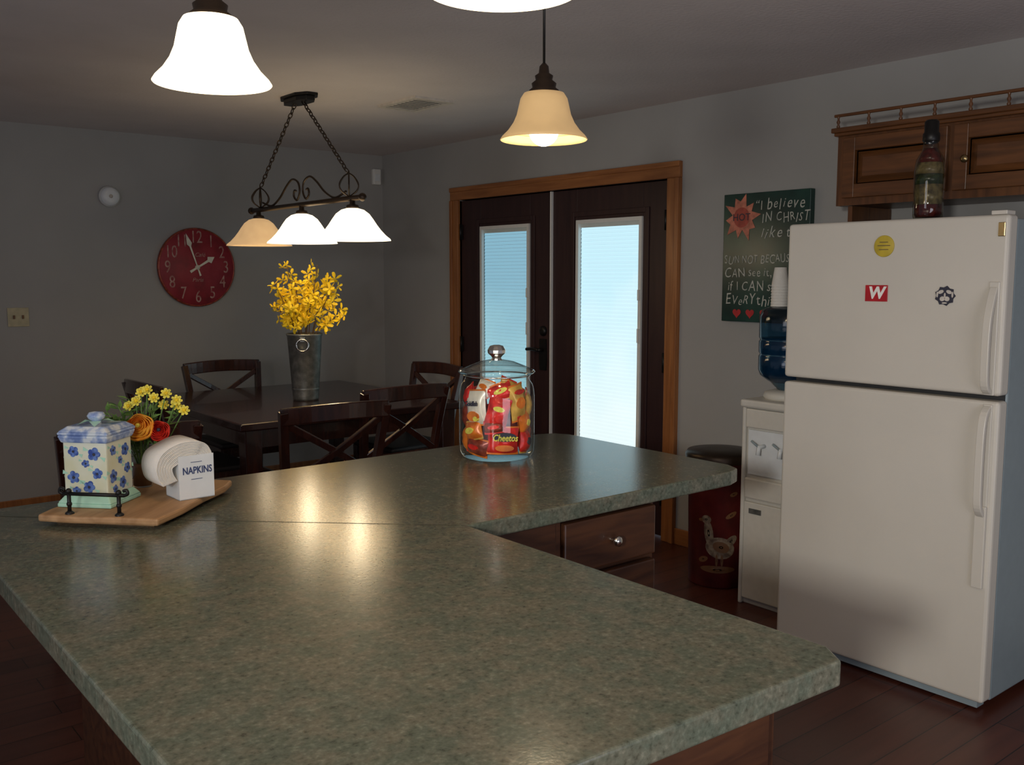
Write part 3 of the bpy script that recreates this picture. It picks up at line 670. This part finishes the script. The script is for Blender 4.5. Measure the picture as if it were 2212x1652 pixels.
def blossom_mesh(nm, mat, petals=4, ln=.034, w=.016):
    m = MB()
    for k in range(petals):
        a = 2*PI*k/petals; T_ = Matrix.Rotation(a,4,'Z')
        m.add([(.002,0,0),(ln*.45,-w*.5,.006),(ln*.55,0,.003),(ln*.45,w*.5,.006),(ln*.85,-w*.4,.012),(ln,0,.011),(ln*.85,w*.4,.012)],[(0,1,2),(0,2,3),(1,4,5,2),(2,5,6,3)],True,0,T_)
    m.ball((0,0,.003),.003,6)
    o = m.build(nm, mat, recalc=False); me = o.data; bpy.data.objects.remove(o); return me
bl = blossom_mesh('blossom', M['yellow'])
Rv = Vector((.776,-.630,0)); Fv = Vector((.63,.776,0))
tips = [(-.16,.0,.54),(-.10,.04,.77),(-.04,-.05,.70),(.03,.03,.71),(.09,-.03,.78),(.16,.02,.64),(.22,.0,.50),(-.15,-.04,.66),(.06,-.07,.58),(-.05,-.08,.56),(.14,.06,.70),(0,.08,.66),(-.12,.05,.58)]
for i, (a, b, zt) in enumerate(tips):
    e = thing('forsythia_branch', 'branch of small yellow blossoms standing in the galvanised vase', 'flower', (VX,VY,VZ+.02), 0, 'yellow blossom branches in the metal vase')
    top = Rv*a+Fv*b+Vector((0,0,zt-.02))
    p = smooth_path([tuple(Vector((a*.08,b*.08,0))), tuple(Rv*a*.30+Fv*b*.3+Vector((0,0,.36))), tuple(Rv*a*.62+Fv*b*.6+Vector((0,0,.36+(zt-.36)*.5))), tuple(top)],8)
    MB().tube(p, .0028, n=5).build('stem', M['stem'], e)
    k0 = int(len(p)*.50)
    for j in range(17):
        q = p[random.randint(k0, len(p)-1)]; o = bpy.data.objects.new('blossom', bl); C.objects.link(o); o.parent = e
        o.location = q+Vector((random.uniform(-1,1),random.uniform(-1,1),random.uniform(-.8,.9)))*.034
        o.rotation_euler = (random.uniform(-1.5,1.5),random.uniform(-1.5,1.5),random.uniform(0,6)); s_ = random.uniform(.85,1.3); o.scale = (s_,)*3

# ------------------------------------------------------------------ tray and what stands on it
ZT = .910
t = thing('wooden_tray', 'rustic wood slab tray with a black iron rail on the counter', 'tray', (.745,2.368,ZT), R(43))
pl = [(-.208,-.150),(-.10,-.156),(.02,-.150),(.13,-.155),(.205,-.140),(.212,-.05),(.206,.06),(.208,.135),(.10,.148),(-.04,.142),(-.15,.149),(-.206,.144),(-.213,.05),(-.206,-.06)]
MB().prism(pl,.010,.027).build('board', M['board'], t, bevel=.005)
for sx in (-.15,.15):
    MB().box(sx-.02,sx+.02,-.12,.12,0,.010).build('foot', M['board'], t)
m = MB(); X0 = -.190
m.tube([(X0,-.062,.074),(X0,.088,.074)],.0045)
for y in (-.048,.074): m.tube([(X0,y,.027),(X0,y,.076)],.0045).ball((X0,y,.080),.007,10).ball((X0,y,.050),.0065,10).lathe([(.010,.027),(.010,.030),(.005,.034)],c=(X0,y,0),n=12)
for y, s_ in ((-.062,-1),(.088,1)): m.tube(smooth_path([(X0,y,.074),(X0,y+s_*.008,.078),(X0,y+s_*.006,.086),(X0,y-s_*.002,.084)]),.004)
m.build('rail_handle', M['black'], t)
ZS = ZT+.0275
t = thing('ceramic_canister', 'square ceramic canister with blue painted flowers on the tray', 'canister', (.645,2.372,ZS), R(43))
MB().frust(.068,.068,0,.068,.068,.010).frust(.068,.068,.010,.056,.056,.026).build('base', M['mint'], t, bevel=.003)
MB().frust(.055,.055,.024,.055,.055,.160).build('body', M['ceramic'], t, bevel=.004)
MB().frust(.058,.058,.152,.064,.064,.170).frust(.064,.064,.170,.064,.064,.178).frust(.064,.064,.178,.048,.048,.190).build('lid', M['cerblue'], t, bevel=.004)
MB().lathe([(.012,.188),(.010,.198),(.018,.203),(.021,.210),(.016,.218),(.001,.220)], n=20).build('lid_knob', M['cerblue'], t)
for a, s_ in ((.5,.9),(2.3,.8),(3.6,.95),(5.2,.9)):
    T_ = Matrix.Translation((0,0,.192)) @ Matrix.Rotation(a,4,'Z')
    MB().add([(.008,0,.006),(.028*s_,-.014,.008),(.030*s_,0,.004),(.028*s_,.014,.008),(.056*s_,0,-.002)],[(0,1,2),(0,2,3),(1,4,2),(2,4,3)],True,0,T_).build('lid_leaf', M['mint'], t, recalc=False)
pr_ = random.Random(5)
def pflower(T_, x, y, s_):
    m = MB(); r0 = pr_.uniform(0,1.2)
    for k in range(5):
        a = 2*PI*k/5+r0; cx = x+s_*math.cos(a)*.85; cy = y+s_*math.sin(a)*.85; q = s_*pr_.uniform(.5,.72)
        m.prism([(cx+q*math.cos(2*PI*i/10), cy+q*math.sin(2*PI*i/10)) for i in range(10)], 0, .0006+.0001*k, T=T_)
    m.prism([(x+s_*.35*math.cos(2*PI*i/8), y+s_*.35*math.sin(2*PI*i/8)) for i in range(8)], .0012, .0018, T=T_, mi=1)
    m.prism([(x+s_*1.2,y-s_*.5),(x+s_*2.3,y-s_*1.6),(x+s_*2.6,y-s_*.7)],0,.0005,T=T_,mi=2)
    m.prism([(x-s_*1.1,y+s_*.8),(x-s_*2.4,y+s_*1.6),(x-s_*2.5,y+s_*.7)],0,.0005,T=T_,mi=2)
    m.build('painted_flower', [M['cernavy'],M['ink'],M['mint']], t)
FL = [(-.028,.132,.009),(.024,.126,.011),(-.030,.070,.011),(.030,.080,.009),(.002,.104,.007),(.008,.048,.010),(-.024,.038,.007)]
for T_ in (frame((-.0552,0,0),(0,-1,0),(0,0,1)), frame((0,-.0552,0),(1,0,0),(0,0,1)), frame((.0552,0,0),(0,1,0),(0,0,1)), frame((0,.0552,0),(-1,0,0),(0,0,1))):
    for x,y,s_ in FL: pflower(T_, x, y, s_)
# napkin holder
NH = (.838,2.298,ZS)
t = thing('napkin_holder', 'white metal box reading NAPKINS on the tray', 'napkin holder', NH, R(2))
m = MB(); hx, hy, hz = .044,.042,.108
m.box(-hx,hx,-hy,-hy+.002,0,hz).box(-hx,hx,hy-.002,hy,0,hz).box(-hx,-hx+.002,-hy+.002,hy-.002,0,hz*.85).box(hx-.002,hx,-hy+.002,hy-.002,0,hz*.9).box(-hx,hx,-hy,hy,-.0,.002)
m.build('box', M['enamelw'], t)
MB().text('NAPKINS', .0245, frame((.002,-hy-.0006,.070),(1,0,0),(0,0,1)), .0005, squash=.74, bold=.0004).build('lettering', M['inkblue'], t)
for z in (.091,.049): MB().box(-.014,.014,-hy-.001,-hy,z-.0006,z+.0006).build('printed_rule', M['inkblue'], t)
for k in range(13):
    q = .0030*k
    pts = smooth_path([(.040-q,0,.02),(.0405-q,0,.095),(.037-q,0,.116-q*.5),(.022-q*.5,0,.134-q),(-.010,0,.141-q),(-.046+q*.45,0,.137-q),(-.080+q*.9,0,.118-q*.8),(-.095+q,0,.088-q*.2),(-.092+q,0,.060+q*.1),(-.080+q*.9,0,.040+q*.25)],6)
    m = MB(); y0_, y1_ = -.0395+.0006*(k%2), .058+.001*k
    vs = []; fs = []
    for i_, p in enumerate(pts):
        yy1 = y1_ if p.z > .106 or p.x < -.046 else .0395
        for y in (y0_, (y0_+yy1)/2, yy1): vs.append((p.x,y,p.z+.003*math.sin(i_*.35)*(y>0)))
    for i in range(len(pts)-1):
        for j in range(2): fs.append((i*3+j,i*3+j+1,(i+1)*3+j+1,(i+1)*3+j))
    m.add(vs,fs,True); o = m.build('paper_napkin', M['paper'], loc=NH, rz=R(2), recalc=False)
    so = o.modifiers.new('thick','SOLIDIFY'); so.thickness = .0024; so.offset = 0
    tag(o, 'white paper napkin arching out of the napkin box', 'napkin', 'white napkins in the napkin box')
# small glass vase and flowers
GV = Vector((.780,2.478,ZS))
t = thing('glass_vase', 'small clear glass vase behind the napkin holder', 'vase', tuple(GV))
MB().lathe([(.024,0),(.027,.006),(.025,.05),(.030,.105),(.031,.112)], n=28, cap0=True).build('glass_body', M['glass'], t)
MB().lathe([(.022,.004),(.023,.05),(.025,.06)], n=24, cap0=True, cap1=True).build('filling', M['goosebr'], t)
def flower(kind, dx, df, z, label, mat, r_, group=None):
    e = thing('cut_flower', label, 'flower', tuple(GV), 0, group)
    hd = Rv*dx+Fv*df+Vector((0,0,z)); 
    MB().tube(smooth_path([(0,0,.01),tuple(hd*.45),tuple(hd*.985)],5),.0016,n=5).build('stem', M['green'], e)
    m = MB(); out = (Vector((-.55,-.70,.45))+Rv*dx*3).normalized(); xa = out.orthogonal().normalized(); T_ = frame(tuple(hd), tuple(xa), tuple(out.cross(xa)))
    if kind == 'ran':
        n = 28
        for s_i, (rad, top) in enumerate(((1.0,.42),(.86,.62),(.72,.74),(.57,.82),(.43,.86),(.30,.88))):
            vs = []; fs = []
            prf = [(.12,.0),(.75*rad,.06),(rad,top*.45),(rad*.97,top*.8),(rad*.88,top)]
            for (a_r, a_z) in prf:
                for i in range(n):
                    a = 2*PI*i/n; wv = 1+.07*math.sin(a*(5 if s_i<3 else 3)+s_i*1.3)*(a_z/top)
                    vs.append((a_r*r_*wv*math.cos(a), a_r*r_*wv*math.sin(a), a_z*r_*(1+.10*math.sin(a*4+s_i))))
            for j in range(len(prf)-1):
                for i in range(n): fs.append((j*n+i,j*n+(i+1)%n,(j+1)*n+(i+1)%n,(j+1)*n+i))
            m.add(vs,fs,True,0,T_)
        m.ball((0,0,r_*.62),r_*.20,10,T=T_,mi=1)
    else:
        for rad, n, lift in ((1.0,7,.10),(.70,6,.50)):
            for k in range(n):
                a = 2*PI*k/n+rad*3; Tk = T_ @ Matrix.Rotation(a,4,'Z'); q = r_*rad; w_ = q*.55
                m.add([(q*.15,0,0),(q*.6,-w_*.5,lift*r_*.5),(q*.65,0,lift*r_*.3),(q*.6,w_*.5,lift*r_*.5),(q*.95,-w_*.35,lift*r_),(q,0,lift*r_*.9),(q*.95,w_*.35,lift*r_)],[(0,1,2),(0,2,3),(1,4,5,2),(2,5,6,3)],True,0,Tk)
        m.ball((0,0,r_*.22),r_*.30,10,T=T_,mi=1)
    m.build('bloom', mat, e, recalc=False)
flower('ran', .022,-.055,.160,'large orange bloom at the front of the small vase',[M['orange'],M['yellow2']],.036)
flower('ran', .066,-.045,.150,'red bloom beside the large orange bloom',[M['red'],M['ink']],.027)
for dx, df, z in ((-.008,0,.222),(.018,.01,.250),(.042,-.01,.232),(.070,.0,.242),(.094,.0,.212),(.118,-.01,.200),(-.032,.01,.208),(.055,.02,.210),(.10,-.01,.226),(.002,.01,.244)):
    flower('ast', dx, df, z, 'small yellow bloom in the glass vase on the tray', [M['yellow2'],M['yellow']], .0145, 'small yellow blooms in the glass vase')
m = MB().add([(0,0,0),(.014,-.006,.002),(.015,0,0),(.014,.006,.002),(.034,0,.001)],[(0,1,2),(0,2,3),(1,4,2),(2,4,3)],True)
lo_ = m.build('leaf', M['green'], recalc=False); leafmesh = lo_.data; bpy.data.objects.remove(lo_)
for dx, df, z in ((-.055,0,.21),(-.078,.02,.170),(-.045,-.02,.180),(.0,.03,.20),(.092,.02,.185),(-.064,-.01,.150),(.04,.03,.225),(-.02,-.03,.165),(-.035,.02,.225),(.085,-.03,.165),(-.085,0,.195),(.035,-.02,.20)):
    e = thing('leafy_sprig', 'green leafy sprig filling the small glass vase', 'foliage', tuple(GV), 0, 'green sprigs in the glass vase')
    p = smooth_path([(0,0,.02),tuple((Rv*dx+Fv*df)*.35+Vector((0,0,z*.6))),tuple(Rv*dx+Fv*df+Vector((0,0,z)))],6)
    MB().tube(p,.0014,n=5).build('stem', M['green'], e)
    for j in range(5,len(p)):
      for q in range(2):
        o = bpy.data.objects.new('leaf', leafmesh); C.objects.link(o); o.parent = e; o.location = p[j]
        o.rotation_euler = (random.uniform(-.8,.8),random.uniform(-.9,.3),random.uniform(0,6.2))

# ------------------------------------------------------------------ snack jar
JX, JY = 1.835, 2.335
t = thing('glass_jar', 'large clear glass jar with lid holding snack bags on the counter', 'jar', (JX,JY,.9105))
MB().lathe([(.098,0),(.110,.005),(.117,.020),(.119,.05),(.119,.195),(.117,.215),(.112,.232),(.104,.243),(.100,.250),(.101,.256),(.104,.262)], n=56, cap0=True).build('jar_body', M['jarglass'], t, recalc=False)
MB().lathe([(.096,.256),(.100,.264),(.116,.265),(.121,.270),(.116,.277),(.112,.277),(.092,.286),(.055,.301),(.020,.308)], n=56).build('lid', M['lidglass'], t)
MB().lathe([(.020,.306),(.014,.313),(.018,.319),(.028,.328),(.029,.338),(.022,.350),(.008,.354),(.001,.354)], n=12, smooth=False).build('lid_knob', M['chrome'], t)
MB().tube([(.104*math.cos(a*PI/24),.104*math.sin(a*PI/24),.259) for a in range(48)],.0025,n=6,closed=True).build('seal_ring', M['chrome'], t)
base_phi = math.atan2(-JY,-JX)
def bag(label, mats, phi, rad, z, w, h, roll, txt=None, tmat=None, tsz=.03, extra=None, th=.014, tilt=0):
    a = base_phi+R(phi); out = Vector((math.cos(a),math.sin(a),0)); rt = Vector((-math.sin(a),math.cos(a),0))
    T_ = frame((0,0,0), tuple(rt), (0,0,1)) @ Matrix.Rotation(R(roll),4,'Z') @ Matrix.Rotation(R(tilt),4,'X')
    e = thing('snack_bag', label, 'snack bag', (JX+out.x*rad, JY+out.y*rad, z))
    n = 14; g = 12; vs = []; fs = []
    rnd = random.Random(int(phi*7+z*900)); cv = (w*.5)**2/(2*.11) if rad > .07 else 0
    for sd in (1,-1):
        for i in range(n+1):
            for j in range(g+1):
                u = 2*i/n-1; v = 2*j/g-1
                d = th*max(0,(1-abs(v)**3))*max(0,(1-abs(u)**4))**.6
                d += .0026*rnd.uniform(-1,1)*(1-abs(v)**2)*(1-abs(u)**2)
                if abs(v) > .99: d = .0006
                vs.append((u*w/2*(1-.06*(1-abs(v))), v*h/2, sd*max(.0005,d)-cv*u*u))
    N = (n+1)*(g+1)
    for i in range(n):
        for j in range(g):
            q = i*(g+1)+j
            fs.append((q,q+g+1,q+g+2,q+1)); fs.append((N+q,N+q+1,N+q+g+2,N+q+g+1))
    MB().add(vs,fs,True,0,T_).build('pouch', mats[0], e)
    for sy in (-1,1):
        m = MB(); 
        pts_ = [(w/2*(2*i/8-1), sy*h/2, -cv*(2*i/8-1)**2) for i in range(9)]
        m.sweep(pts_, .0024, .008, up=(0,1,0), T=T_); m.build('crimped_seal', mats[-1], e)
    if extra:
        for (cx,cy,rx,ry,mi) in extra:
            MB().prism([(cx+rx*math.cos(2*PI*i/18), cy+ry*math.sin(2*PI*i/18)) for i in range(18)], th*.5, th+.0016+.0002*mi, T=T_).build('printed_patch', [M['bagorange'],M['yellow2'],M['ink'],M['bagred']][mi], e)
    if txt: MB().text(txt, tsz, T_ @ Matrix.Translation((0,h*.12,th+.0035)), .0006, shear=.15, squash=.80, bold=.0005).build('lettering', tmat, e)
z0 = .925
bag('red snack bag with yellow lettering at the jar front bottom', [M['bagred'],M['bagorange']], 14, .088, z0+.050, .100, .080, -3, 'Cheetos', M['yellow2'], .029, ((0,.012,.038,.014,2),(0,-.022,.03,.010,0)))
bag('white snack bag with orange fish shape at the jar left', [M['bagwhite'],M['bagorange']], -46, .092, z0+.150, .082, .105, 5, 'Goldfish', M['ink'], .021, ((0,-.026,.024,.016,0),(.012,-.034,.010,.008,1)))
bag('bright red snack bag in the middle of the jar', [M['bagred'],M['bagred']], 2, .094, z0+.138, .070, .085, -14, None, None, .02, ((.0,.012,.018,.008,1),(.01,-.018,.014,.010,3)))
bag('gold and orange snack bag high on the jar right', [M['baggold'],M['bagorange']], 46, .090, z0+.165, .062, .110, 10, None, None, .02, ((0,.0,.018,.018,0),(0,.035,.018,.007,3)))
bag('orange and gold snack bag at the jar left bottom', [M['bagorange'],M['baggold']], -52, .094, z0+.078, .078, .055, 14, None, None, .02, ((0,0,.020,.010,1),))
bag('maroon snack bag lying at the very bottom left of the jar', [M['bagmaroon'],M['bagorange']], -46, .090, z0+.028, .090, .050, -8, None, None, .02, ((0,0,.020,.008,3),))
bag('red snack bag at the jar right bottom', [M['bagred'],M['baggold']], 70, .094, z0+.040, .068, .070, -8, None, None, .02, ((0,0,.016,.012,2),))
bag('orange snack bag between the gold and red ones at the jar right', [M['bagorange'],M['bagred']], 66, .094, z0+.100, .064, .060, 20, None, None, .02, ((0,0,.012,.010,1),))
bag('red snack bag lying slanted on top of the others', [M['bagred'],M['bagorange']], 8, .080, z0+.200, .080, .050, 22, None, None, .02, ((0,0,.022,.008,1),), tilt=-20)
bag('dark maroon snack bag just above the lettered red one', [M['bagmaroon'],M['bagred']], -6, .096, z0+.094, .06, .036, 6, None, None, .02, ((0,0,.018,.006,3),), th=.008)
bag('gold snack bag peeking out at the top centre of the jar', [M['baggold'],M['bagred']], 30, .066, z0+.212, .06, .050, -25, None, None, .02, None, tilt=-15)
bag('red snack bag leaning at the top left of the jar', [M['bagred'],M['bagred']], -76, .090, z0+.185, .06, .060, 30, None, None, .02, None, tilt=-15)
bag('maroon snack bag at the left edge of the jar', [M['bagmaroon'],M['baggold']], -90, .095, z0+.120, .06, .080, -12)
bag('orange snack bag standing at the left edge of the jar base', [M['bagorange'],M['bagred']], -92, .095, z0+.045, .06, .075, 6)
bag('gold snack bag at the right edge of the jar', [M['baggold'],M['bagred']], 90, .095, z0+.150, .06, .090, 12)
bag('maroon snack bag at the right edge of the jar base', [M['bagmaroon'],M['bagorange']], 98, .094, z0+.060, .06, .080, -6)
bag('white and orange snack bag on the very top at the jar left', [M['bagwhite'],M['bagorange']], -34, .066, z0+.210, .055, .050, -15, None, None, .02, ((0,0,.014,.008,0),), tilt=-25)
bag('orange snack bag at the back of the jar', [M['bagorange'],M['bagred']], 180, .080, z0+.060, .09, .10, 0)
bag('white snack bag at the back of the jar', [M['bagwhite'],M['bagorange']], 130, .082, z0+.150, .08, .10, 8)
bag('red snack bag at the back of the jar', [M['bagred'],M['bagred']], 230, .082, z0+.150, .08, .10, -8)
bag('maroon snack bag standing in the centre of the jar', [M['bagmaroon'],M['bagred']], 20, .020, z0+.085, .14, .14, 4)

# ------------------------------------------------------------------ light
wd = bpy.data.worlds.new('World'); S.world = wd; wd.use_nodes = True
bg = wd.node_tree.nodes['Background']; bg.inputs[0].default_value = (.78,.80,.94,1); bg.inputs[1].default_value = .19
def area(name, loc, tgt, size, energy, col, spread=None):
    l = bpy.data.lights.new(name,'AREA'); l.shape='RECTANGLE'; l.size=size[0]; l.size_y=size[1]; l.energy=energy; l.color=col
    if spread: l.spread = R(spread)
    o = bpy.data.objects.new(name,l); C.objects.link(o); o.location = loc
    o.rotation_euler = (Vector(tgt)-Vector(loc)).to_track_quat('-Z','Y').to_euler(); return o
area('window_light', (-1.3,-.34,1.71), (3.16,1.75,.45), (.22,.22), 11, (1.0,.97,.92), 75)
area('room_fill_light', (-1.35,1.2,1.6), (3.0,4.6,1.3), (1.4,1.0), 11, (.90,.91,1.0))  # added broad lamp, out of view, to fill the room
area('ceiling_fill_light', (1.3,-1.0,.8), (2.2,1.6,2.4), (1.4,1.0), 17, (.90,.89,1.0))  # extra unseen lamp aimed upward to brighten the ceiling

# ------------------------------------------------------------------ camera
cam = bpy.data.cameras.new('Camera'); co = bpy.data.objects.new('Camera', cam); C.objects.link(co)
cam.sensor_width = 36; cam.sensor_fit = 'HORIZONTAL'; cam.lens = 36*2050/2212; cam.clip_start = .02
co.location = (0,0,1.48); co.rotation_euler = (R(90-6.43),0,R(-39.09))
S.camera = co
